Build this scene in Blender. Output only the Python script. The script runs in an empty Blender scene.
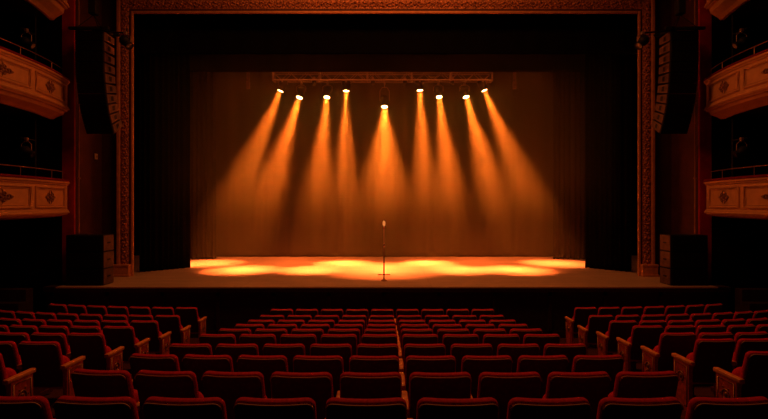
import bpy, bmesh, math, random
from mathutils import Vector, Matrix
random.seed(7)
SC = bpy.context.scene
COL = SC.collection
PI = math.pi
CZ = 3.36                 # eye height above the floor at the foot of the stage
ST = CZ - 2.11            # stage level
RO = 0.15                 # the right side of the hall sits a little further out
def side_x(s, x): return s*(x+(RO if s > 0 else 0))
SX = 0.05                 # middle of the proscenium

# ------------------------------------------------------------------ camera, world, big lights
cam = bpy.data.objects.new('camera', bpy.data.cameras.new('camera'))
COL.objects.link(cam)
cam.location = (0, 0, CZ); cam.rotation_euler = (PI/2, 0, 0)
cam.data.sensor_width = 36; cam.data.lens = 490/768*36
cam.data.shift_y = -6.5/768; cam.data.clip_start = .05; cam.data.clip_end = 200
SC.camera = cam
vs = SC.view_settings
vs.view_transform = 'Standard'; vs.look = 'None'; vs.gamma = 1; vs.use_curve_mapping = False
vs.exposure = 0.0
SC.cycles.volume_bounces = 1
SC.cycles.max_bounces = 8
SC.cycles.use_denoising = True
SC.cycles.sample_clamp_indirect = 6
w = bpy.data.worlds.new('World'); SC.world = w; w.use_nodes = True
w.node_tree.nodes['Background'].inputs[0].default_value = (.0012, .0003, .0001, 1)
w.node_tree.nodes['Background'].inputs[1].default_value = 0.0

def area(name, loc, rot, sx, sy, power, col, spread=PI):
    l = bpy.data.lights.new(name, 'AREA'); l.shape = 'RECTANGLE'; l.size = sx; l.size_y = sy
    l.energy = power; l.color = col; l.spread = spread
    o = bpy.data.objects.new(name, l); COL.objects.link(o); o.location = loc; o.rotation_euler = rot
    return o
WARM = (1, .25, .055)
HALL_FILL = 380
area('added_hall_fill', (0, 10.6, CZ+7.6), (math.radians(-8), 0, 0), 7, 2.0, HALL_FILL, WARM)  # added fill for the seats and balconies, no fixture behind it
BEAM = (1, .168, .030)
SPOT_POWER = 172
HAZE = 0.0225
fs = bpy.data.lights.new('added_mic_fill', 'SPOT'); fs.energy = 5200; fs.color = (1, .34, .09)  # added unseen spot that brightens the microphone head
fs.spot_size = math.radians(5.5); fs.spot_blend = .8; fs.shadow_soft_size = .1
fo = bpy.data.objects.new('added_mic_fill', fs); COL.objects.link(fo); fo.location = (0, 3.5, CZ+6.5)
fo.rotation_euler = (Vector((0, 13.3, ST+1.5))-fo.location).to_track_quat('-Z', 'Y').to_euler()
for _x in (-4.7, -2.1, 2.1, 4.7):       # added unseen fill spots under the hall ceiling, brightening the stage floor
    l = bpy.data.lights.new('added_floor_fill', 'SPOT'); l.energy = 33000; l.color = BEAM
    l.spot_size = math.radians(17); l.spot_blend = 1; l.shadow_soft_size = .15
    o = bpy.data.objects.new('added_floor_fill', l); COL.objects.link(o); o.location = (_x*.4, 3.5, CZ+6.8)
    o.rotation_euler = (Vector((_x, 17.9, ST))-o.location).to_track_quat('-Z', 'Y').to_euler()
area('added_stage_fill', (0, 17.22, CZ+4.95), (math.radians(-14), 0, 0), 11.5, .3, 75, BEAM, math.radians(95))  # added unseen fill strip that brightens the stage floor

# ------------------------------------------------------------------ materials
def nodes(m): return m.node_tree.nodes, m.node_tree.links
def mat(name, col, rough=.6, metal=0, spec=.3, noise=0, nscale=20, bump=0, bscale=60, sheen=0, emit=None, estr=0):
    m = bpy.data.materials.new(name); m.use_nodes = True
    N, L = nodes(m); p = N['Principled BSDF']
    p.inputs['Base Color'].default_value = (*col, 1)
    p.inputs['Roughness'].default_value = rough; p.inputs['Metallic'].default_value = metal
    p.inputs['Specular IOR Level'].default_value = spec
    if sheen:
        p.inputs['Sheen Weight'].default_value = sheen; p.inputs['Sheen Roughness'].default_value = .4
        p.inputs['Sheen Tint'].default_value = (*[min(1, c*3+.05) for c in col], 1)
    if emit:
        p.inputs['Emission Color'].default_value = (*emit, 1); p.inputs['Emission Strength'].default_value = estr
    tc = N.new('ShaderNodeTexCoord')
    if noise:
        n = N.new('ShaderNodeTexNoise'); n.inputs['Scale'].default_value = nscale; n.inputs['Detail'].default_value = 4
        L.new(tc.outputs['Object'], n.inputs['Vector'])
        r = N.new('ShaderNodeValToRGB')
        r.color_ramp.elements[0].position = .3; r.color_ramp.elements[1].position = .7
        r.color_ramp.elements[0].color = (*[c*(1-noise) for c in col], 1)
        r.color_ramp.elements[1].color = (*[min(1, c*(1+noise)) for c in col], 1)
        L.new(n.outputs['Fac'], r.inputs['Fac']); L.new(r.outputs['Color'], p.inputs['Base Color'])
    if bump:
        n = N.new('ShaderNodeTexNoise'); n.inputs['Scale'].default_value = bscale; n.inputs['Detail'].default_value = 3
        L.new(tc.outputs['Object'], n.inputs['Vector'])
        b = N.new('ShaderNodeBump'); b.inputs['Strength'].default_value = bump; b.inputs['Distance'].default_value = .02
        L.new(n.outputs['Fac'], b.inputs['Height']); L.new(b.outputs['Normal'], p.inputs['Normal'])
    return m

velvet = mat('red velvet', (.60, .018, .045), .75, spec=.15, noise=.25, nscale=40, bump=.15, bscale=200, sheen=.25)
railvelvet = mat('old red velvet', (.16, .008, .008), .8, spec=.1)
shell = mat('dark seat back', (.085, .014, .014), .7, spec=.1, noise=.3, nscale=30)
piping = mat('tan piping', (.62, .34, .18), .5)
armwood = mat('varnished arm wood', (.78, .28, .07), .4, noise=.3, nscale=14, spec=.4)
endwood = mat('red stained end panel', (.52, .08, .03), .45, noise=.35, nscale=25, bump=.2, bscale=40)
bronze = mat('old bronze', (.28, .14, .06), .45, metal=.7)
polemat = mat('dark brown pole', (.13, .05, .03), .35, metal=.3)
iron = mat('black iron', (.010, .009, .008), .65, spec=.2)
cream = mat('cream painted plaster', (.54, .27, .11), .5, noise=.10, nscale=6, bump=.1, bscale=30)
ornament_m = mat('aged relief', (.22, .09, .05), .5, noise=.4, nscale=30)
gilt = mat('dull gilt plaster', (.46, .18, .075), .42, noise=.85, nscale=26, bump=.6, bscale=35, metal=.25)  # strong noise paints the carving's highlights and contrast into the colour
gilt2 = mat('smooth gilt moulding', (.58, .25, .09), .4, noise=.2, nscale=8, metal=.2)
groove = mat('brown groove', (.10, .035, .02), .6)
redwall = mat('deep red wall', (.042, .008, .005), .7, noise=.25, nscale=3, bump=.1, bscale=20)
redpil = mat('lit red pilaster', (.42, .018, .012), .65, noise=.2, nscale=5)  # red brightened to stand for the light on the front face
darkwall = mat('dark wall', (.022, .008, .006), .85, noise=.2, nscale=2)
blackmat = mat('black paint', (.006, .005, .005), .9, spec=.05)
masking = mat('black masking wool', (.0045, .004, .0035), .95, spec=.02)
legcloth = mat('black wool curtain', (.003, .002, .0018), .95, spec=0)
browncloth = mat('brown wool curtain', (.010, .005, .0035), .9, spec=.05)
backcloth = mat('brown backdrop cloth', (.016, .009, .006), .9, spec=.05, noise=.12, nscale=1.2)
carpet = mat('brown red carpet', (.07, .022, .014), .95, spec=.05, noise=.3, nscale=60, bump=.3, bscale=300)
cabinet = mat('black speaker cabinet', (.008, .007, .007), .6, spec=.2)
cabside = mat('brown lit speaker side', (.12, .058, .035), .6, noise=.3, nscale=9)  # plate brown; on the stacked cabinets it paints the warm lit side
grille = mat('speaker grille', (.006, .005, .005), .7, spec=.1)
steel = mat('dull steel', (.26, .18, .15), .5, metal=.3)
chrome = mat('polished chrome', (.85, .78, .66), .18, metal=1)
silver = mat('satin silver grille', (.8, .78, .7), .4, metal=0)
plastic = mat('pale plastic', (.5, .33, .22), .5)
lensmat = mat('glowing lens', (1, .8, .5), .3, emit=(1, .60, .20), estr=26)
glass_dark = mat('dead lens', (.012, .01, .01), .35, spec=.3)
panelwood = mat('dark panelled wood', (.030, .014, .010), .6, noise=.3, nscale=6)

def stage_wood():
    m = bpy.data.materials.new('worn stage boards'); m.use_nodes = True
    N, L = nodes(m); p = N['Principled BSDF']
    tc = N.new('ShaderNodeTexCoord')
    br = N.new('ShaderNodeTexBrick'); br.offset = .5
    br.inputs['Scale'].default_value = 1; br.inputs['Brick Width'].default_value = 2.4; br.inputs['Row Height'].default_value = .13
    br.inputs['Mortar Size'].default_value = .004
    br.inputs['Color1'].default_value = (.54, .39, .27, 1); br.inputs['Color2'].default_value = (.46, .33, .23, 1)
    br.inputs['Mortar'].default_value = (.10, .06, .04, 1)
    L.new(tc.outputs['Object'], br.inputs['Vector'])
    n = N.new('ShaderNodeTexNoise'); n.inputs['Scale'].default_value = 3.5; n.inputs['Detail'].default_value = 8
    mp = N.new('ShaderNodeMapping'); mp.inputs['Scale'].default_value = (.5, 3, 1)
    L.new(tc.outputs['Object'], mp.inputs['Vector']); L.new(mp.outputs['Vector'], n.inputs['Vector'])
    mx = N.new('ShaderNodeMixRGB'); mx.blend_type = 'MULTIPLY'; mx.inputs['Fac'].default_value = .6
    r = N.new('ShaderNodeValToRGB'); r.color_ramp.elements[0].position = .3; r.color_ramp.elements[1].position = .72
    r.color_ramp.elements[0].color = (.6, .6, .6, 1)
    L.new(n.outputs['Fac'], r.inputs['Fac'])
    L.new(br.outputs['Color'], mx.inputs['Color1']); L.new(r.outputs['Color'], mx.inputs['Color2'])
    L.new(mx.outputs['Color'], p.inputs['Base Color'])
    p.inputs['Roughness'].default_value = .42; p.inputs['Specular IOR Level'].default_value = .35
    return m
boards = stage_wood()

# ------------------------------------------------------------------ helpers
def obj(name, bm, m, parent=None, smooth=False):
    me = bpy.data.meshes.new(name); bm.normal_update(); bm.to_mesh(me); bm.free()
    if smooth:
        for p in me.polygons: p.use_smooth = True
    me.materials.append(m)
    o = bpy.data.objects.new(name, me); COL.objects.link(o)
    if parent: o.parent = parent
    return o
def tag(o, label, cat, group=None, kind=None):
    if label: o['label'] = label
    if cat: o['category'] = cat
    if group: o['group'] = group
    if kind: o['kind'] = kind
    return o
def thing(name, label, cat, loc=(0, 0, 0), rz=0, group=None):
    o = bpy.data.objects.new(name, None); COL.objects.link(o)
    o.location = loc; o.rotation_euler = (0, 0, rz)
    return tag(o, label, cat, group)
def struct(name, bm, m, smooth=False):
    o = obj(name, bm, m, None, smooth); o['kind'] = 'structure'; return o
def dup(root, loc, rz, label=None, group=None, only=None):
    r = root.copy(); COL.objects.link(r); r.location = loc; r.rotation_euler = (0, 0, rz)
    if label: r['label'] = label
    if group: r['group'] = group
    for ch in list(root.children):
        if only and not only(ch): continue
        c = ch.copy(); COL.objects.link(c); c.parent = r
        for g in ch.children:
            d = g.copy(); COL.objects.link(d); d.parent = c
    return r
def box(bm, x0, x1, y0, y1, z0, z1, bev=0, mtx=None):
    r = bmesh.ops.create_cube(bm, size=1)
    vsx = r['verts']
    for v in vsx:
        v.co = Vector((x0+(v.co.x+.5)*(x1-x0), y0+(v.co.y+.5)*(y1-y0), z0+(v.co.z+.5)*(z1-z0)))
    if bev:
        es = list({e for v in vsx for e in v.link_edges})
        rr = bmesh.ops.bevel(bm, geom=es, offset=bev, segments=2, affect='EDGES', profile=.5)
        vsx = list({v for f in rr['faces'] for v in f.verts} | {v for v in vsx if v.is_valid})
    if mtx:
        for v in vsx: v.co = mtx @ v.co
    return bm
def tube(bm, pts, r, seg=8, closed=False, cap=True):
    pts = [Vector(p) for p in pts]; n = len(pts); rings = []
    for i, p in enumerate(pts):
        if closed: d = pts[(i+1) % n]-pts[i-1]
        else: d = pts[min(i+1, n-1)]-pts[max(i-1, 0)]
        d.normalize()
        up = Vector((0, 0, 1)) if abs(d.z) < .9 else Vector((0, 1, 0))
        a = d.cross(up).normalized(); b = d.cross(a)
        rr = r[i] if isinstance(r, (list, tuple)) else r
        rings.append([bm.verts.new(p+(a*math.cos(t)+b*math.sin(t))*rr) for t in [2*PI*k/seg for k in range(seg)]])
    m = n if closed else n-1
    for i in range(m):
        A = rings[i]; B = rings[(i+1) % n]
        for k in range(seg): bm.faces.new((A[k], A[(k+1) % seg], B[(k+1) % seg], B[k]))
    if cap and not closed:
        bm.faces.new(rings[0][::-1]); bm.faces.new(rings[-1])
    return bm
def lathe(bm, prof, seg=20, mtx=None):
    rings = []
    for (r, z) in prof:
        if r < 1e-5: rings.append([bm.verts.new((0, 0, z))])
        else: rings.append([bm.verts.new((r*math.cos(2*PI*k/seg), r*math.sin(2*PI*k/seg), z)) for k in range(seg)])
    for A, B in zip(rings, rings[1:]):
        for k in range(seg):
            a0 = A[k % len(A)]; a1 = A[(k+1) % len(A)]; b0 = B[k % len(B)]; b1 = B[(k+1) % len(B)]
            f = []
            for v in (a0, a1, b1, b0):
                if v not in f: f.append(v)
            if len(f) > 2: bm.faces.new(f)
    if mtx:
        for ring in rings:
            for v in ring: v.co = mtx @ v.co
    return bm
def blob(bm, c, rx, ry, rz, u=8, v=5, mtx=None):
    c = Vector(c); rings = []
    for j in range(v+1):
        t = PI*j/v; k = 1 if j in (0, v) else u; ring = []
        for i in range(k):
            a = 2*PI*i/u
            p = Vector((math.sin(t)*math.cos(a)*rx, math.sin(t)*math.sin(a)*ry, math.cos(t)*rz))
            if mtx: p = mtx @ p
            ring.append(bm.verts.new(p+c))
        rings.append(ring)
    for A, B in zip(rings, rings[1:]):
        for i in range(u):
            if len(A) == 1: bm.faces.new((A[0], B[i], B[(i+1) % u]))
            elif len(B) == 1: bm.faces.new((A[i], B[0], A[(i+1) % u]))
            else: bm.faces.new((A[i], B[i], B[(i+1) % u], A[(i+1) % u]))
    return bm
def BM(): return bmesh.new()
def rrect(w, h, r, n=5):
    """outline in XZ, centred in x, z from 0..h; bottom corners square-ish"""
    pts = []
    for cx, cz, a0, rr in ((w/2-r, h-r, 0, r), (-w/2+r, h-r, PI/2, r), (-w/2+r*.4, r*.4, PI, r*.4), (w/2-r*.4, r*.4, 1.5*PI, r*.4)):
        for k in range(n+1):
            a = a0+PI/2*k/n; pts.append((cx+rr*math.cos(a), cz+rr*math.sin(a)))
    out = []
    for i, p in enumerate(pts):                 # extra points along straight runs so the slab can bend
        out.append(p); q = pts[(i+1) % len(pts)]
        d = math.hypot(q[0]-p[0], q[1]-p[1])
        if d > .1:
            k = int(d/.06)
            for j in range(1, k): out.append((p[0]+(q[0]-p[0])*j/k, p[1]+(q[1]-p[1])*j/k))
    return out
def slab(bm, w, h, r, t, edge, f, taper=0):
    """rounded cushion: outline w x h, thickness t along +y, f(Vector)->Vector places it"""
    o = rrect(w, h, r); cz = h/2
    def ring(ins, y):
        k = []
        for x, z in o:
            sx = (w/2-ins)/(w/2); sz = (h/2-ins)/(h/2)
            xx = x*sx*(1+taper*(cz-z)/h); k.append(bm.verts.new(f(Vector((xx, y, cz+(z-cz)*sz)))))
        return k
    lay = []
    for s in (.75, .45, .2): lay.append(ring(min(w, h)/2*s, 0))
    lay.append(ring(edge, 0)); lay.append(ring(edge*.3, edge*.3)); lay.append(ring(0, edge))
    lay.append(ring(0, t-edge)); lay.append(ring(edge*.3, t-edge*.3)); lay.append(ring(edge, t))
    for s in (.2, .45, .75): lay.append(ring(min(w, h)/2*s, t+.006))
    n = len(o)
    for A, B in zip(lay, lay[1:]):
        for k in range(n): bm.faces.new((A[k], B[k], B[(k+1) % n], A[(k+1) % n]))
    bm.faces.new(lay[0]); bm.faces.new(lay[-1][::-1])
    return bm

# ------------------------------------------------------------------ levels of the raked floor
PRO = [(2.92, 1.178), (3.855, 1.345), (4.77, 1.497), (5.75, 1.662), (6.6, 1.78), (7.38, 1.905), (8.17, 2.03), (8.92, 2.139), (9.8, 2.256), (10.74, 2.337), (12.3, 2.44)]
SEAT_H = .95
SEAT_Z = .933
def drop(y):
    if y <= PRO[0][0]: return PRO[0][1]-(PRO[0][0]-y)*.187
    for (a, A), (b, B) in zip(PRO, PRO[1:]):
        if y <= b: return A+(B-A)*(y-a)/(b-a)
    return PRO[-1][1]
def floor_z(y): return CZ-drop(y)-SEAT_H

# ------------------------------------------------------------------ room shell
bm = BM(); ys = [-3.0, 0]+[p[0] for p in PRO]
rows = [[bm.verts.new((x, y, floor_z(y))) for x in (-11, 11)] for y in ys]
low = [[bm.verts.new((x, y, floor_z(y)-.3)) for x in (-11, 11)] for y in ys]
for i in range(len(ys)-1):
    bm.faces.new((rows[i][0], rows[i][1], rows[i+1][1], rows[i+1][0]))
    bm.faces.new((low[i][1], low[i][0], low[i+1][0], low[i+1][1]))
struct('floor', bm, carpet)
TOP = CZ+8.2
bm = BM(); box(bm, -11.3, 11.3, -3.3, 20, TOP, TOP+.3); struct('ceiling', bm, darkwall)
bm = BM(); box(bm, -11.3, -11, -3.3, 20, -.6, TOP); struct('wall_left', bm, darkwall)
bm = BM(); box(bm, 11, 11.3, -3.3, 20, -.6, TOP); struct('wall_right', bm, darkwall)
bm = BM(); box(bm, -11, 11, -3.3, -3, -.6, TOP); struct('wall_rear', bm, darkwall)
bm = BM(); box(bm, -11, 11, 19.7, 20, -.6, TOP); struct('wall_stage_back', bm, masking)
bm = BM()                                   # proscenium wall, opening in the middle
HW, TW = 7.76, 5.98
box(bm, -11, SX-HW+.15, 14.3, 14.6, ST, TOP); box(bm, SX+HW-.15, 11, 14.3, 14.6, ST, TOP)
box(bm, SX-HW+.15, SX+HW-.15, 14.3, 14.6, CZ+TW-.15, TOP)
struct('wall_front', bm, redwall)
# stage floor, its front and the nosing
bm = BM(); box(bm, -8.24, 8.39, 12.3, 14.3, ST-.03, ST); box(bm, -10.99, 10.99, 14.3, 19.7, ST-.03, ST); struct('stage_floor', bm, boards)
bm = BM(); box(bm, -8.56, 8.71, 12.42, 12.6, -.1, ST-.03); box(bm, -8.56, -8.46, 12.6, 12.96, -.1, ST-.03); box(bm, 8.61, 8.71, 12.6, 12.96, -.1, ST-.03); box(bm, -8.56, -8.24, 12.3, 12.96, ST-.03, ST); box(bm, 8.39, 8.71, 12.3, 12.96, ST-.03, ST)
for k in range(-6, 7):
    x = k*1.4
    box(bm, x-.045, x+.045, 12.385, 12.42, -.05, ST-.14)
box(bm, -8.56, 8.71, 12.31, 12.42, ST-.12, ST-.031); box(bm, -8.56, 8.71, 12.385, 12.42, ST-.24, ST-.12); box(bm, -8.56, 8.71, 12.385, 12.42, -.1, .12)
struct('wall_stage_front', bm, panelwood)
# red pilasters, their light put into the colour, and the wall returns behind them
for s, nm in ((-1, '_left'), (1, '_right')):
    bm = BM(); a, b = sorted((side_x(s, 8.2), side_x(s, 8.52))); box(bm, a, b, 12.97, 13.02, ST, TOP); struct('trim'+('_1' if s < 0 else '_2'), bm, redpil)
    bm = BM(); a, b = sorted((side_x(s, 8.24), s*11)); box(bm, a, b, 13.02, 14.3, -.1, TOP); struct('wall_return'+nm, bm, redwall)
    bm = BM(); a, b = sorted((side_x(s, 8.52), s*11)); box(bm, a, b, 12.965, 13.02, -.1, TOP); struct('wall_box_end'+nm, bm, blackmat)
    bm = BM(); a, b = sorted((s*8.8, s*9.6)); box(bm, a, b, 12.05, 12.295, .02, ST-.02, .01); box(bm, a, b, 11.8, 12.05, .02, ST*.75, .01); box(bm, a, b, 11.55, 11.8, .02, ST*.5, .01); box(bm, a, b, 11.3, 11.55, .02, ST*.25, .01)
    tag(obj('stage_steps', bm, panelwood), 'dark wooden steps up to the stage beside the %s block of seats' % nm[1:], 'steps', 'side stage steps')

# ------------------------------------------------------------------ proscenium frame
ARCH = thing('proscenium_arch', 'ornate gilt proscenium frame around the stage opening', 'stage frame', (SX, 14.16, ST))
def uframe(bm, h0, h1, t0, t1, y0, y1, bev=.012):
    """U frame: half widths h0 (inner) h1 (outer); tops t0/t1 above eye level, local coords"""
    z0 = t0+CZ-ST; z1 = t1+CZ-ST
    box(bm, -h1, -h0, y0, y1, 0, z1, bev); box(bm, h0, h1, y0, y1, 0, z1, bev); box(bm, -h0+.001, h0-.001, y0, y1, z0, z1, bev)
T0 = 5.43
bm = BM(); uframe(bm, 7.295, 7.37, T0+.045, T0+.12, -.02, .05, .02); obj('inner_moulding', bm, gilt2, ARCH)
bm = BM(); uframe(bm, 7.36, 7.43, T0+.11, T0+.18, .03, .14, .005); obj('groove', bm, groove, ARCH)
bm = BM(); uframe(bm, 7.43, 7.68, T0+.18, T0+.46, .02, .14, .02)
def motif(bm, c, ang, s, flip):
    s *= 1.25
    """carved leaf group in the XZ plane facing -Y"""
    R = Matrix.Rotation(ang, 4, 'Y')
    c = Vector(c)
    blob(bm, c, .035*s, .055, .035*s)
    for k in range(5):
        a = 2*PI*k/5+.3; blob(bm, c+Vector((math.cos(a)*.055*s, 0, math.sin(a)*.055*s)), .026*s, .022, .026*s, 6, 4)
    for sg in (-1, 1):
        for j, (d, off, L, tl) in enumerate(((.07, .04, .06, .7), (.10, -.045, .055, -.6), (.13, .02, .05, .2))):
            M = R @ Matrix.Rotation(tl*sg*flip, 4, 'Y')
            p = R @ Vector((off*flip*s, 0, sg*d*s))
            blob(bm, c+p, .018*s, .045, L*s*.8, 6, 4, M)
zz = .42
k = 0
H1 = CZ-ST+T0+.32
while zz < H1:
    for sg in (-1, 1): motif(bm, (sg*7.555, .015, zz), 0, 1, (1 if k % 2 else -1)*sg)
    zz += .27; k += 1
x = -7.25; k = 0
while x < 7.3:
    motif(bm, (x, .015, H1), PI/2, 1.05, 1 if k % 2 else -1); x += .27; k += 1
obj('carved_band', bm, gilt, ARCH)
bm = BM(); uframe(bm, 7.68, 7.79, T0+.46, T0+.57, -.02, .14, .03); obj('outer_moulding', bm, gilt2, ARCH)
for sg in (-1, 1):
    bm = BM(); a, b = sorted((sg*7.36, sg*7.80)); box(bm, a, b, -.14, .14, 0, .34, .012); box(bm, a-.02, b+.02, -.16, .14, 0, .06, .01); box(bm, a-.015, b+.015, -.155, .14, .29, .345, .01)
    obj('plinth', bm, gilt2, ARCH)

# ------------------------------------------------------------------ balconies
def bx(y): return 8.0 if y < 10.8 else 8.0+.33*((y-10.8)/2.1)**2
def bn(y):
    d = 0 if y < 10.8 else .66*(y-10.8)/2.1**2
    n = Vector((1, d, 0)); n.normalize(); return n      # towards the middle of the hall (left side)
YS = [7.2, 8.2, 9.2, 10.2, 10.8]+[10.8+2.08*k/10 for k in range(1, 11)]
def bpt(s, y, d, h):
    n = bn(y); x = -bx(y)+n.x*d; yy = y+n.y*d
    return Vector((x if s < 0 else -x+RO, min(yy, 12.96), h))
def sweep(bm, s, prof, ys, close=True):
    rings = [[bm.verts.new(bpt(s, y, d, h)) for d, h in prof] for y in ys]
    n = len(prof)
    for A, B in zip(rings, rings[1:]):
        for k in range(n if close else n-1): bm.faces.new((A[k], A[(k+1) % n], B[(k+1) % n], B[k]))
    if close: bm.faces.new(rings[0]); bm.faces.new(rings[-1][::-1])
    bmesh.ops.recalc_face_normals(bm, faces=bm.faces[:])
def ornament(bm, s, y, h, w, hh):
    n = bn(y); t = Vector((-n.y, n.x, 0))
    def P(a, b, d=.012):
        p = bpt(s, y, d, h+b); q = t*a; return p+Vector((q.x*(1 if s < 0 else -1), q.y, 0))
    def tb(pts, r): tube(bm, [P(*q) for q in pts], r, 6)
    tb([(math.cos(a)*.055, math.sin(a)*.07) for a in [2*PI*k/12 for k in range(13)]], .013)
    blob(bm, P(0, 0), .03, .03, .045)
    for sg in (-1, 1):
        for sv in (-1, 1):
            pts = []
            for k in range(14):
                a = k/13*2.2*PI; r = .055*(1-k/16)
                pts.append((sg*(.085+.05*w+r*math.cos(a)*.9), sv*(.055+r*math.sin(a))))
            tb(pts, .011)
            tb([(sg*.03, sv*.06), (sg*.06, sv*.12), (sg*.02, sv*hh)], [.016, .012, .004])
            tb([(sg*.10, sv*.02), (sg*(.10+w*.5), sv*.045), (sg*(.08+w), sv*.004)], [.014, .016, .005])
        for k in range(3):
            blob(bm, P(sg*(.13+w*.28*k), .025*(1-k*.3)), .02, .03, .02, 6, 4); blob(bm, P(sg*(.13+w*.28*k), -.025*(1-k*.3)), .02, .03, .02, 6, 4)
LEV = {'lower': (CZ-.27, CZ+.62, .05), 'middle': (CZ+2.43, CZ+3.27, .20), 'top': (CZ+5.13, CZ+5.97, .32)}
for lev, (z0, z1, sd) in LEV.items():
    for s in (-1, 1):
        side = 'left' if s < 0 else 'right'
        T = thing('balcony', '%s cream box balcony with moulded front on the %s wall' % (lev, side), 'balcony', (0, 0, 0), 0, 'box balconies beside the stage')
        ct = z1-.075
        bm = BM()   # moulded front
        sweep(bm, s, [(-.12, z0+.02), (.0, z0+.0), (.045, z0+.0), (.06, z0+.03), (.035, z0+.06), (.03, z0+.09), (0, z0+.105), (0, ct-.10), (.025, ct-.085), (.03, ct-.06), (.06, ct-.04), (.065, ct), (-.12, ct)], YS)
        obj('parapet', bm, cream, T)
        bm = BM(); sweep(bm, s, [(.045, ct), (.06, ct+.03), (.045, ct+.065), (-.08, ct+.075), (-.12, ct+.06), (-.12, ct)], YS)
        o = obj('velvet_rail', bm, railvelvet, T, True); o['label'] = 'red velvet padding along the rail'
        bm = BM()   # curved underside
        sweep(bm, s, [(.02, z0+.02), (.0, z0-.04), (-.06, z0-.05), (-.09, z0-.05-sd*.35), (-.25, z0-.05-sd*.75), (-.32, z0-.05-sd), (-.40, z0-.05-sd), (-.40, z0+.02)], YS)
        obj('soffit', bm, cream, T, False)
        bm = BM(); xa, xb = sorted((side_x(s, 8.78), s*10.98)); box(bm, xa, xb, 7.2, 12.98, z0-.05-sd*.6, z0+.0); obj('balcony_floor', bm, blackmat, T)
        for ya, yb in ((11.27, 12.62), (9.35, 11.08), (7.4, 9.15)):
            bm = BM(); A, B = z0+.17, ct-.17
            m = 6
            yy = [ya+(yb-ya)*k/m for k in range(m+1)]
            pts = [bpt(s, y, .008, A) for y in yy]+[bpt(s, y, .008, B) for y in yy[::-1]]
            # mitred square moulding
            for (u, v) in ((0, 1),):
                tube(bm, pts, .032, 6, closed=True)
            ins = .05
            yy2 = [ya+ins+(yb-ya-2*ins)*k/m for k in range(m+1)]
            tube(bm, [bpt(s, y, .004, A+ins) for y in yy2]+[bpt(s, y, .004, B-ins) for y in yy2[::-1]], .010, 5, closed=True)
            obj('panel_moulding', bm, cream, T)
            bm = BM(); yc = (ya+yb)/2; ornament(bm, s, yc+(-.08 if yb > 12 else 0), (A+B)/2, .10 if yb > 12 else .28, .17)
            o = obj('cartouche', bm, ornament_m, T, True); o['label'] = 'dark scroll relief'
        bm = BM(); rh = z1+.19
        tube(bm, [bpt(s, y, -.05, rh) for y in YS[:-1]+[12.7]], .012, 6); obj('guard_rail', bm, bronze, T)
        for y in (8.4, 9.6, 10.85, 12.05, 12.68):
            bm = BM(); tube(bm, [bpt(s, y, -.05, z1-.03), bpt(s, y, -.05, rh)], .010, 6); obj('rail_post', bm, bronze, T)

# ------------------------------------------------------------------ curtains
def curtain(name, label, path, z0, z1, m, amp, waves, group=None, flare=.0, cat='curtain', thick=.02):
    pts = [Vector((*p, 0)) for p in path]
    seg = [(pts[i+1]-pts[i]).length for i in range(len(pts)-1)]; tot = sum(seg)
    n = int(waves*10); bm = BM(); front = []; back = []
    hs = [0, .02, .06, .15, .35, .6, .85, 1]
    ph = random.random()*6
    for i in range(n+1):
        d = tot*i/n; j = 0
        while j < len(seg)-1 and d > seg[j]: d -= seg[j]; j += 1
        t = (pts[j+1]-pts[j]).normalized(); p = pts[j]+t*d; nrm = Vector((t.y, -t.x, 0))
        ph += .9*math.sin(i*.13)*.1
        wv = math.sin(2*PI*waves*i/n+ph)*amp*(1+.35*math.sin(i*.37))
        colf = []; colb = []
        for h in hs:
            k = wv*(1+flare*max(0, 1-h*8))
            q = p+nrm*(k)
            colf.append(bm.verts.new((q.x, q.y, z0+(z1-z0)*h))); q2 = q-nrm*thick
            colb.append(bm.verts.new((q2.x, q2.y, z0+(z1-z0)*h)))
        front.append(colf); back.append(colb)
    for S, fl in ((front, 0), (back, 1)):
        for A, B in zip(S, S[1:]):
            for k in range(len(hs)-1):
                f = (A[k], B[k], B[k+1], A[k+1]); bm.faces.new(f if not fl else f[::-1])
    for A, B in ((front[0], back[0]), (front[-1], back[-1])):
        for k in range(len(hs)-1): bm.faces.new((A[k], A[k+1], B[k+1], B[k]))
    for A, B, C, D in zip(front, front[1:], back, back[1:]):
        bm.faces.new((A[0], C[0], D[0], B[0])); bm.faces.new((A[-1], B[-1], D[-1], C[-1]))
    bmesh.ops.recalc_face_normals(bm, faces=bm.faces[:])
    o = obj(name, bm, m, None, True); return tag(o, label, cat, group)
CT = CZ+6.6
curtain('stage_curtain', 'black side curtain nearest the gilt frame, left of the stage', [(SX-7.5, 14.9), (-6.33, 15.95)], ST+.01, TOP-.002, legcloth, .05, 9, 'side curtains', .3)
curtain('stage_curtain', 'black side curtain nearest the gilt frame, right of the stage', [(6.57, 15.95), (SX+7.5, 14.9)], ST+.01, TOP-.002, legcloth, .05, 9, 'side curtains', .3)
curtain('stage_curtain', 'brown pleated curtain behind the black one, left of the stage', [(-8.0, 18.25), (-6.34, 18.45)], ST+.01, TOP-.002, browncloth, .07, 9, 'side curtains', .5)
curtain('stage_curtain', 'brown pleated curtain behind the black one, right of the stage', [(6.36, 18.45), (8.0, 18.25)], ST+.01, TOP-.002, browncloth, .07, 9, 'side curtains', .5)
curtain('backdrop_curtain', 'wide brown backdrop curtain closing the rear of the stage', [(-8.4, 19.15), (8.4, 19.15)], ST+.01, TOP-.002, backcloth, .025, 26, None, .2)
curtain('stage_border', 'black hanging border just inside the top of the gilt frame', [(-7.9, 14.67), (7.9, 14.67)], CZ+4.46, TOP-.002, masking, .015, 20, 'overhead borders')
curtain('stage_border', 'lower black hanging border directly in front of the lighting truss', [(-7.9, 16.9), (7.9, 16.9)], CZ+4.52, TOP-.002, masking, .015, 20, 'overhead borders')
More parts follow.
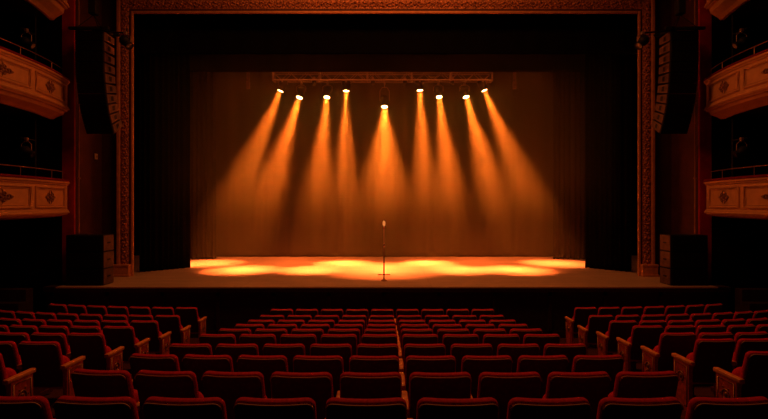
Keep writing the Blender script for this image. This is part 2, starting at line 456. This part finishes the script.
# batten pipe at the hem of the first border
bm = BM(); tube(bm, [(-7.3, 14.74, CZ+4.50), (7.3, 14.74, CZ+4.50)], .024, 8)
T = tag(obj('batten_pipe', bm, iron), 'dark batten pipe along the hem of the first border', 'pipe')
for x in (-5.7, -4.0, -4.4, 4.2, 5.8):
    bm = BM(); tube(bm, [(x, 14.74, CZ+4.48), (x, 14.74, CZ+4.82)], .02, 6); obj('pipe_clamp', bm, steel, T)

# ------------------------------------------------------------------ haze
hz = bpy.data.materials.new('stage haze'); hz.use_nodes = True
N, L = nodes(hz); N.remove(N['Principled BSDF'])
vsn = N.new('ShaderNodeVolumeScatter'); vsn.inputs['Color'].default_value = (1, .9, .3, 1)
vsn.inputs['Density'].default_value = HAZE; vsn.inputs['Anisotropy'].default_value = .25
L.new(vsn.outputs[0], N['Material Output'].inputs['Volume'])
# the haze hangs thicker up at lamp height
tc = N.new('ShaderNodeTexCoord'); sp = N.new('ShaderNodeSeparateXYZ'); mr = N.new('ShaderNodeMapRange')
L.new(tc.outputs['Object'], sp.inputs[0]); L.new(sp.outputs['Z'], mr.inputs['Value'])
mr.inputs['From Min'].default_value = ST+1.2; mr.inputs['From Max'].default_value = CZ+1.3
mr.inputs['To Min'].default_value = HAZE*.3; mr.inputs['To Max'].default_value = HAZE*1.45
mr.interpolation_type = 'SMOOTHSTEP'
L.new(mr.outputs['Result'], vsn.inputs['Density'])
bm = BM(); box(bm, -7.1, 7.1, 14.7, 19.05, ST+.01, CZ+6.2)
o = obj('stage_haze', bm, hz); o['kind'] = 'stuff'; o['label'] = 'thin haze filling the stage and showing the light beams'; o['category'] = 'haze'

# ------------------------------------------------------------------ lighting truss
TY = 17.6
tr = thing('lighting_truss', 'long dark box truss hanging over the stage', 'truss', (0, TY, CZ+4.52))
X0, X1 = -3.95, 3.85
for dy in (-.15, .15):
    for dz in (-.14, .14):
        bm = BM(); tube(bm, [(X0, dy, dz), (X1, dy, dz)], .025, 8); obj('chord', bm, steel, tr)
bm = BM(); n = 26
for i in range(n):
    a = X0+(X1-X0)*i/n; b = X0+(X1-X0)*(i+1)/n
    for dy in (-.15, .15): tube(bm, [(a, dy, -.14 if i % 2 else .14), (b, dy, .14 if i % 2 else -.14)], .010, 5)
    tube(bm, [(a, -.15, -.14), (b, .15, -.14)], .008, 5)
obj('lacing', bm, steel, tr)
for x in (X0, -2.3, -.6, 1.0, 2.4, X1):
    bm = BM(); box(bm, x-.03, x+.03, -.18, .18, -.17, .17, .005); obj('end_plate', bm, steel, tr)
for x in (-3, 3):
    bm = BM(); tube(bm, [(x, 0, .14), (x, 0, 3.4)], .008, 6); obj('hanging_wire', bm, iron, tr)

def align(d):
    """matrix turning -Z to direction d"""
    return Vector((0, 0, -1)).rotation_difference(Vector(d).normalized()).to_matrix().to_4x4()
def spot_can(T, d, lens, size=1.0, hang=.3, saddle=False):
    """lantern: origin at the lens centre; body runs back along -d"""
    R = align(d)
    def pr(bm, prof, seg=18, y=0): return lathe(bm, [(r*size, z*size) for r, z in prof], seg, R)
    bm = pr(BM(), [(.085, -.0), (.105, .0), (.105, .03), (.095, .04), (.095, .17), (.115, .18), (.115, .27), (.09, .33), (.04, .36), (0, .36)])
    body = obj('lamp_housing', bm, iron, T, True)
    bm = BM()
    for z in (.20, .225, .25): pr(bm, [(.112, z), (.125, z+.003), (.125, z+.010), (.112, z+.013)])
    obj('cooling_fins', bm, iron, body)
    bm = pr(BM(), [(0, .022), (.05, .014), (.083, .008), (.083, .03), (0, .03)]); obj('lens', bm, lens, T, True)
    # yoke
    c = R @ Vector((0, 0, .2*size)); top = Vector((c.x, c.y, c.z+hang))
    bm = BM(); w = .135*size
    pts = [Vector((c.x-w, c.y, c.z)), Vector((c.x-w, c.y, c.z+hang*.55)), Vector((c.x-w*.5, c.y, c.z+hang*.75)), Vector((c.x+w*.5, c.y, c.z+hang*.75)), Vector((c.x+w, c.y, c.z+hang*.55)), Vector((c.x+w, c.y, c.z))]
    tube(bm, pts, .012, 6); obj('yoke', bm, steel, T)
    bm = BM(); tube(bm, [(c.x, c.y, c.z+hang*.75), top], .016, 6); box(bm, top.x-.035, top.x+.035, top.y-.035, top.y+.035, top.z-.05, top.z+.03, .006)
    if saddle: box(bm, top.x-.03, top.x+.03, -.19, .19, top.z-.02, top.z+.03, .005)
    obj('clamp', bm, steel, T)
SP = [(-3.72, 4.02, -6.16, 17.15), (-3.04, 3.78, -4.42, 15.5), (-2.05, 3.79, -2.34, 15.5), (-1.36, 4.02, -1.42, 17.15), (0.02, 3.45, -0.02, 15.7), (1.29, 4.04, 1.56, 17.15), (1.98, 3.80, 2.38, 15.5), (2.95, 3.80, 4.11, 15.5), (3.61, 4.04, 6.01, 17.15)]
HALF = [9.5, 9, 8.5, 8.5, 15, 8.5, 8.5, 9, 9.5]
POW = [1, 1, .9, 1.05, 1.9, 1.05, .9, 1, 1]
ORD = ['leftmost', 'second from left', 'third from left', 'fourth from left', 'middle and lowest', 'fourth from right', 'third from right', 'second from right', 'rightmost']
for i, (x, h, tx, ty) in enumerate(SP):
    loc = Vector((x, TY, CZ+h)); d = (Vector((tx, ty, ST))-loc).normalized()
    T = thing('stage_spotlight', 'lit stage spotlight under the truss, %s of the nine' % ORD[i], 'spotlight', loc, 0, 'lit spotlights on the truss')
    c = align(d) @ Vector((0, 0, .25))
    spot_can(T, d, lensmat, 1.25, max(.05, CZ+4.33-loc.z-c.z), True)
    l = bpy.data.lights.new('beam', 'AREA'); l.shape = 'DISK'; l.size = .17; l.energy = SPOT_POWER*POW[i]; l.color = BEAM
    l.spread = math.radians(HALF[i]*(2.6 if i == 4 else 2.5))
    o = bpy.data.objects.new('beam', l); COL.objects.link(o); o.parent = T
    o.location = d*.02; o.rotation_euler = align(d).to_euler()
# two slim unlit lanterns at the ends, dead lanterns between the lit ones
for x, side in ((-4.88, 'left'), (4.69, 'right')):
    T = thing('hanging_lantern', 'slim pale lantern hanging past the %s end of the truss' % side, 'lantern', (x, TY, CZ+4.1), 0, 'slim lanterns past the truss ends')
    bm = BM(); box(bm, -.06, .06, -.06, .06, 0, .26, .012); obj('lamp_housing', bm, cabside, T)
    bm = BM(); box(bm, -.05, .05, -.05, .05, .29, .60, .01); obj('driver_box', bm, cabside, T)
    bm = BM(); tube(bm, [(0, 0, .02), (0, 0, 3.2)], .012, 6); obj('drop_pipe', bm, iron, T)
for x, lb in ((-2.5, 'second and third lit lamps'), (-.4, 'fourth and middle lit lamps'), (.75, 'middle and sixth lit lamps'), (2.45, 'seventh and eighth lit lamps')):
    T = thing('unlit_spotlight', 'small unlit spotlight on the truss between the %s' % lb, 'spotlight', (x, TY-.1, CZ+4.22), 0, 'unlit truss spotlights')
    spot_can(T, (0, -.5, -1), glass_dark, .6, .16)

# ------------------------------------------------------------------ microphone
T = thing('microphone_stand', 'chrome vintage microphone on a thin stand at stage centre', 'microphone', (0, 13.3, ST))
bm = lathe(BM(), [(0, 0), (.085, 0), (.088, .012), (.07, .022), (.025, .05), (.014, .10), (.013, .16), (0, .16)], 24); obj('foot', bm, bronze, T, True)
bm = BM(); tube(bm, [(-.15, 0, .17), (.15, 0, .17)], .012, 8); blob(bm, (-.15, 0, .17), .016, .016, .016); blob(bm, (.15, 0, .17), .016, .016, .016); obj('crossbar', bm, bronze, T, True)
bm = BM(); tube(bm, [(0, 0, .15), (0, 0, .95)], .018, 10); obj('lower_pole', bm, polemat, T, True)
bm = BM(); tube(bm, [(0, 0, .93), (0, 0, 1.42)], .014, 10); obj('upper_pole', bm, polemat, T, True)
bm = lathe(BM(), [(0, .91), (.02, .91), (.024, .93), (.024, .99), (.018, 1.01), (0, 1.01)], 16); obj('clutch', bm, chrome, T, True)
bm = BM(); tube(bm, [(0, 0, 1.40), (0, 0, 1.46)], .016, 10); box(bm, -.02, .02, -.02, .02, 1.44, 1.475, .005); obj('swivel_mount', bm, chrome, T)
bm = BM(); blob(bm, (0, 0, 1.555), .036, .04, .075, 16, 12); hd = obj('microphone_head', bm, silver, T, True)
bm = BM()
for k in range(-2, 3): tube(bm, [(k*.013, -.041*math.sqrt(max(.05, 1-(k*.013/.036)**2-(z/.078)**2)), 1.555+z) for z in [-.06, -.04, -.02, 0, .02, .04, .06]], .0035, 5)
for z in (-.03, 0, .03): tube(bm, [(.037*math.cos(a)*math.sqrt(1-(z/.075)**2), .041*math.sin(a)*math.sqrt(1-(z/.075)**2), 1.555+z) for a in [2*PI*k/20 for k in range(20)]], .005, 5, closed=True)
obj('grille_ribs', bm, silver, hd, True)

# ------------------------------------------------------------------ stacked speakers on the stage ends
for s, side in ((-1, 'left'), (1, 'right')):
    for k, nm in enumerate(('bottom', 'middle', 'top')):
        T = thing('stage_speaker', 'black speaker cabinet, %s of the stack at the %s end of the stage' % (nm, side), 'speaker', (side_x(s, 7.64), 12.5, ST+.432*k), 0, 'speaker stacks on the stage')
        bm = BM(); box(bm, -.475, .475, 0, .50, .004, .428, .012); obj('cabinet', bm, cabside if False else cabinet, T)
        bm = BM(); box(bm, -.43, .43, -.02, .0, .03, .40, .006); obj('grille', bm, grille, T)
        bm = BM(); a, b = sorted((-s*.473, -s*.483)); box(bm, a, b, .02, .48, .02, .412, .004); o = obj('lit_side_panel', bm, cabside, T); o['label'] = 'side panel painted in warm lit brown'  # lit inner side of the black cabinet, put into the panel colour
        bm = BM(); a, b = sorted((-s*.481, -s*.491)); box(bm, a, b, .18, .32, .20, .24, .004); obj('handle', bm, cabinet, T)

# ------------------------------------------------------------------ hung line arrays
def array(s, side):
    T = thing('line_array_bumper', 'black rigging frame and chain above the %s hanging speaker column' % side, 'rigging', (side_x(s, 7.40), 12.3, CZ+4.35), 0, 'rigging above the speaker columns')
    bm = BM(); box(bm, -.5, .5, -.05, .03, 0, .07, .01); box(bm, -.5, .5, .45, .53, 0, .07, .01); box(bm, -.36, -.28, -.05, .53, 0, .07, .01); box(bm, .28, .36, -.05, .53, 0, .07, .01); obj('bumper_frame', bm, iron, T)
    bm = BM(); tube(bm, [(-.32, 0, .05), (0, .2, .45)], .012, 6); tube(bm, [(.32, 0, .05), (0, .2, .45)], .012, 6); tube(bm, [(0, .5, .05), (0, .2, .45)], .012, 6); obj('sling', bm, iron, T)
    bm = BM(); box(bm, -.10, .10, .10, .30, .45, .85, .03); obj('chain_hoist', bm, iron, T)
    bm = BM()
    for k in range(60):
        z = .85+k*.045
        tube(bm, [(.016*math.cos(a) if k % 2 else 0, .2+(0 if k % 2 else .016*math.cos(a)), z+.028*math.sin(a)) for a in [2*PI*j/8 for j in range(8)]], .005, 4, closed=True)
    obj('chain', bm, iron, T)
    n = 10; y, z, tilt = 0, CZ+4.33, 0
    hgt = .262; ty = 12.3
    for i in range(n):
        tilt = math.radians([0, 1, 2, 4, 7, 10, 14, 19, 24, 29][i])
        M = Matrix.Translation((side_x(s, 7.40), ty, z)) @ Matrix.Rotation(tilt, 4, 'X')
        Tm = thing('line_array_speaker', 'black hanging speaker module, number %d from the top of the %s column' % (i+1, side), 'speaker', (side_x(s, 7.40), ty, z), 0, 'hanging speaker columns')
        Tm['label'] = '%s speaker module from the top of the %s hanging column' % (['first', 'second', 'third', 'fourth', 'fifth', 'sixth', 'seventh', 'eighth', 'ninth', 'lowest, tenth'][i], side)
        Tm.rotation_euler = (tilt, 0, 0)
        bm = BM(); box(bm, -.355, .355, 0, .52, -hgt+.008, 0, .012)
        for v in bm.verts:
            k = max(0, v.co.y)/.52; v.co.z = -hgt/2+(v.co.z+hgt/2)*(1-.26*k)
        obj('cabinet', bm, cabinet, Tm)
        bm = BM(); box(bm, -.345, .345, -.018, 0, -hgt+.014, -.006, .005); obj('grille', bm, grille, Tm)
        bm = BM(); a, b = sorted((-s*.353, -s*.366))
        for (p, q, r, t) in ((.03, .49, -.06, -.015), (.03, .49, -hgt+.02, -.20), (.03, .19, -.2, -.06), (.31, .49, -.2, -.06)): box(bm, a, b, p, q, r, t, .003)
        for v in bm.verts:
            k = max(0, v.co.y)/.52; v.co.z = -hgt/2+(v.co.z+hgt/2)*(1-.26*k)
        o = obj('rigging_plate', bm, cabside, Tm); o['label'] = 'brown side plate with a square cutout'
        d = M.to_3x3() @ Vector((0, 0, -hgt))
        ty += d.y; z += d.z
    # moving light clamped beside the frame
    T = thing('side_spotlight', 'dark unlit spotlight hanging beside the %s speaker column' % side, 'spotlight', (s*6.36, 12.25, CZ+3.92), 0, 'spotlights beside the speaker columns')
    spot_can(T, (-s*.62, -.25, -.62), glass_dark, 1.0, .22)
    bm = BM(); tube(bm, [(s*.12, .1, .36), (s*1.0, .1, .44)], .022, 8); tube(bm, [(s*.12, .1, .2), (s*.12, .1, .48)], .018, 8); obj('bracket', bm, iron, T)
array(-1, 'left'); array(1, 'right')

# ------------------------------------------------------------------ wall fittings
for s, side in ((-1, 'left'), (1, 'right')):
    bm = BM(); x = side_x(s, 8.13); tube(bm, [(x, 13.05, ST), (x, 13.05, TOP-.1)], .018, 8)
    T = tag(obj('wall_conduit', bm, bronze), 'thin vertical conduit on the %s wall beside the speaker column' % side, 'pipe', 'wall conduits')
    for z in (2.2, 4, 6, 8, 10):
        bm = BM(); box(bm, x-.03, x+.03, 13.03, 13.08, z, z+.04, .004); obj('bracket', bm, bronze, T)
T = thing('wall_switch', 'small pale switch box on the red wall below the left speaker column', 'switch', (-8.19, 13.92, CZ+1.32))
bm = BM(); box(bm, -.01, .03, -.06, .06, -.08, .08, .008); obj('faceplate', bm, plastic, T)
bm = BM(); box(bm, .028, .042, -.02, .02, -.03, .03, .003); obj('rocker', bm, bronze, T)
for s, side in ((-1, 'left'), (1, 'right')):
    for lev, z in (('lower', CZ+.62), ('middle', CZ+3.27)):
        T = thing('boom_pipe', 'vertical pipe standing inside the %s %s box' % (lev, side), 'pipe', (s*8.75, 12.3, z-.8), 0, 'pipes inside the boxes')
        bm = BM(); tube(bm, [(0, 0, 0), (0, 0, 2.3)], .02, 8); obj('pipe', bm, iron, T)
        bm = BM(); tube(bm, [(0, 0, 1.75), (0, -.5, 1.75)], .016, 6); obj('side_arm', bm, iron, T)
        T = thing('box_spotlight', 'small unlit spotlight on the pipe inside the %s %s box' % (lev, side), 'spotlight', (s*8.55, 11.95, z+.55), 0, 'spotlights inside the boxes')
        spot_can(T, (-s*.8, .15, -.5), plastic if lev == 'middle' else glass_dark, .9, .3)

# ------------------------------------------------------------------ seats
TILT = math.radians(15)
def place(v, y0, z0):
    x, y, z = v
    y += x*x*.38                                     # sides wrap forward
    c, s_ = math.cos(TILT), math.sin(TILT)
    H = .60
    zz = z-H
    # pivot at the top edge: the bottom goes forward
    return Vector((x, y0+y*c-zz*s_, z0+y*s_+zz*c))
SEAT = thing('theatre_seat', 'tmp', 'theatre seat', (0, 0, 0))
bm = slab(BM(), .500, .60, .055, .052, .012, lambda v: place(v, 0, SEAT_Z), .03); obj('backrest', bm, velvet, SEAT, True)
bm = slab(BM(), .478, .591, .045, .03, .006, lambda v: place(v-Vector((0, .016, 0)), 0, SEAT_Z), .02)
for v in bm.verts: v.co.z -= .002
o = obj('back_panel', bm, shell, SEAT, True); o['label'] = 'dark back panel'
bm = BM()
pp = []
for x, z in rrect(.480, .592, .045):
    if z > .50: pp.append((x, z))
pp = sorted(pp, key=lambda q: (-q[0]))
tube(bm, [place(Vector((x, -.015, z)), 0, SEAT_Z)+Vector((0, 0, 0)) for x, z in pp], .005, 5); o = obj('piping', bm, piping, SEAT, True); o['label'] = 'tan piping'
def cush(v):
    x, y, z = v; a = math.radians(-8); z0 = .31
    return Vector((x, .17+y*math.cos(a)-z*math.sin(a)*-1*-1, z0+y*math.sin(a)*-1*-1+z*math.cos(a)))
bm = slab(BM(), .445, .40, .10, .13, .05, cush, 0); obj('seat_cushion', bm, velvet, SEAT, True)
def arm_bm(x):
    bm = BM(); box(bm, x-.033, x+.033, .075, .48, .588, .640, .012); return bm
def standard_bm(x):
    bm = BM(); box(bm, x-.015, x+.015, .14, .42, .03, .62, .006); box(bm, x-.03, x+.03, .12, .46, -.04, .03, .006); return bm
AX = .275
obj('armrest', arm_bm(-AX), armwood, SEAT, True); obj('arm_support', standard_bm(-AX), shell, SEAT)
def endparts(T, x, s):
    """aisle side: arm and carved end panel at x, s = outward sign"""
    obj('armrest', arm_bm(x), armwood, T, True)
    bm = BM(); box(bm, x-.028, x+.028, .12, .44, -.04, .60, .01)
    e = obj('end_panel', bm, endwood, T); e['label'] = 'red stained end panel'
    bm = BM(); X = x+s*.028
    tube(bm, [(X, a, b) for a, b in ((.155, .04), (.405, .04), (.405, .56), (.155, .56))], .009, 5, closed=True)
    tube(bm, [(X, .28+.055*math.cos(t), .40+.055*math.sin(t)) for t in [2*PI*k/16 for k in range(16)]], .010, 5, closed=True)
    blob(bm, (X, .28, .40), .012, .03, .03)
    for k in range(6): t = PI*k/3; blob(bm, (X, .28+.085*math.cos(t), .40+.085*math.sin(t)), .008, .012, .012, 6, 4)
    m = obj('medallion', bm, bronze, e, True); m['label'] = 'round bronze medallion'
END_R = thing('theatre_seat', 'tmp', 'theatre seat'); END_L = thing('theatre_seat', 'tmp', 'theatre seat')
# right-end seats keep the left arm and gain an end on the right; left-end seats have the carved end in place of the plain support
for ch in list(SEAT.children):
    c = ch.copy(); COL.objects.link(c); c.parent = END_R
    if ch.name.split('.')[0] not in ('armrest', 'arm_support'):
        c = ch.copy(); COL.objects.link(c); c.parent = END_L
endparts(END_R, AX, 1); endparts(END_L, -AX, -1)
used = {}
def seat(proto, x, y, rz, label, group):
    loc = Vector((x, y, floor_z(y)))
    if proto.name not in used:
        used[proto.name] = 1
        proto.location = loc; proto.rotation_euler = (0, 0, rz); proto['label'] = label; proto['group'] = group
        return proto
    return dup(proto, loc, rz, label, group)
ON = ['front', 'second', 'third', 'fourth', 'fifth', 'sixth', 'seventh', 'eighth', 'ninth', 'tenth']
CR = [(2.92, -.108), (3.855, -.106), (4.77, -.096), (5.75, -.074), (6.65, -.062), (7.42, -.055), (8.21, -.045), (8.97, -.042), (9.85, -.042), (10.78, -.038)]
for r, (y, xc) in enumerate(CR):
    rn = 10-r
    rown = 'row nearest the stage' if rn == 1 else '%s row from the stage' % ON[rn-1]
    for k in range(9):
        x = xc+(k-4)*.557
        pos = ['first from left aisle', 'second from left aisle', 'third from left aisle', 'fourth from left aisle', 'middle seat', 'fourth from right aisle', 'third from right aisle', 'second from right aisle', 'first from right aisle'][k]
        lab = 'red velvet seat, centre block, %s, %s' % (rown, pos)
        P = END_L if k == 0 else END_R if k == 8 else SEAT
        cv = (([.012, .022, .020]+[.003]*7) if x < 0 else ([.005, .008, .008]+[.003]*7))[r]
        seat(P, x, y+cv*x*x, math.atan(2*cv*x), lab, 'red seats in the centre block')
# side blocks curve towards the stage
LEFT = [(11.05, 4.21), (9.85, 4.11), (8.85, 4.09), (7.85, 4.02), (6.8, 3.90), (5.95, 3.96), (5.05, 3.97)]
RIGHT = [(11.05, 4.30), (9.85, 4.12), (8.85, 4.08), (7.95, 4.04), (6.85, 3.88), (6.18, 3.95), (5.1, 3.79)]
for s, side, rowsL in ((-1, 'left', LEFT), (1, 'right', RIGHT)):
    for r, (y0, xe) in enumerate(rowsL):
        a = xe; y = y0; k = 0
        rown = 'row nearest the stage' if r == 0 else '%s row from the stage' % ON[r]
        while True:
            th = math.radians(2+2.4*k)
            cx = a+.275*math.cos(th); cy = y+.275*math.sin(th)
            if r == 0 and k == 7: break
            if (cx-.3)/cy > .80 or cx > 10.5: break
            pos = 'on the aisle' if k == 0 else '%s from the aisle' % ON[k]
            P = (END_R if s < 0 else END_L) if k == 0 else SEAT
            seat(P, s*cx, cy, -s*-1*(-1)*th if False else (-th if s < 0 else th), 'red velvet seat, %s block, %s, %s' % (side, rown, pos), 'red seats in the %s block' % side)
            a += .556*math.cos(th); y += .556*math.sin(th); k += 1
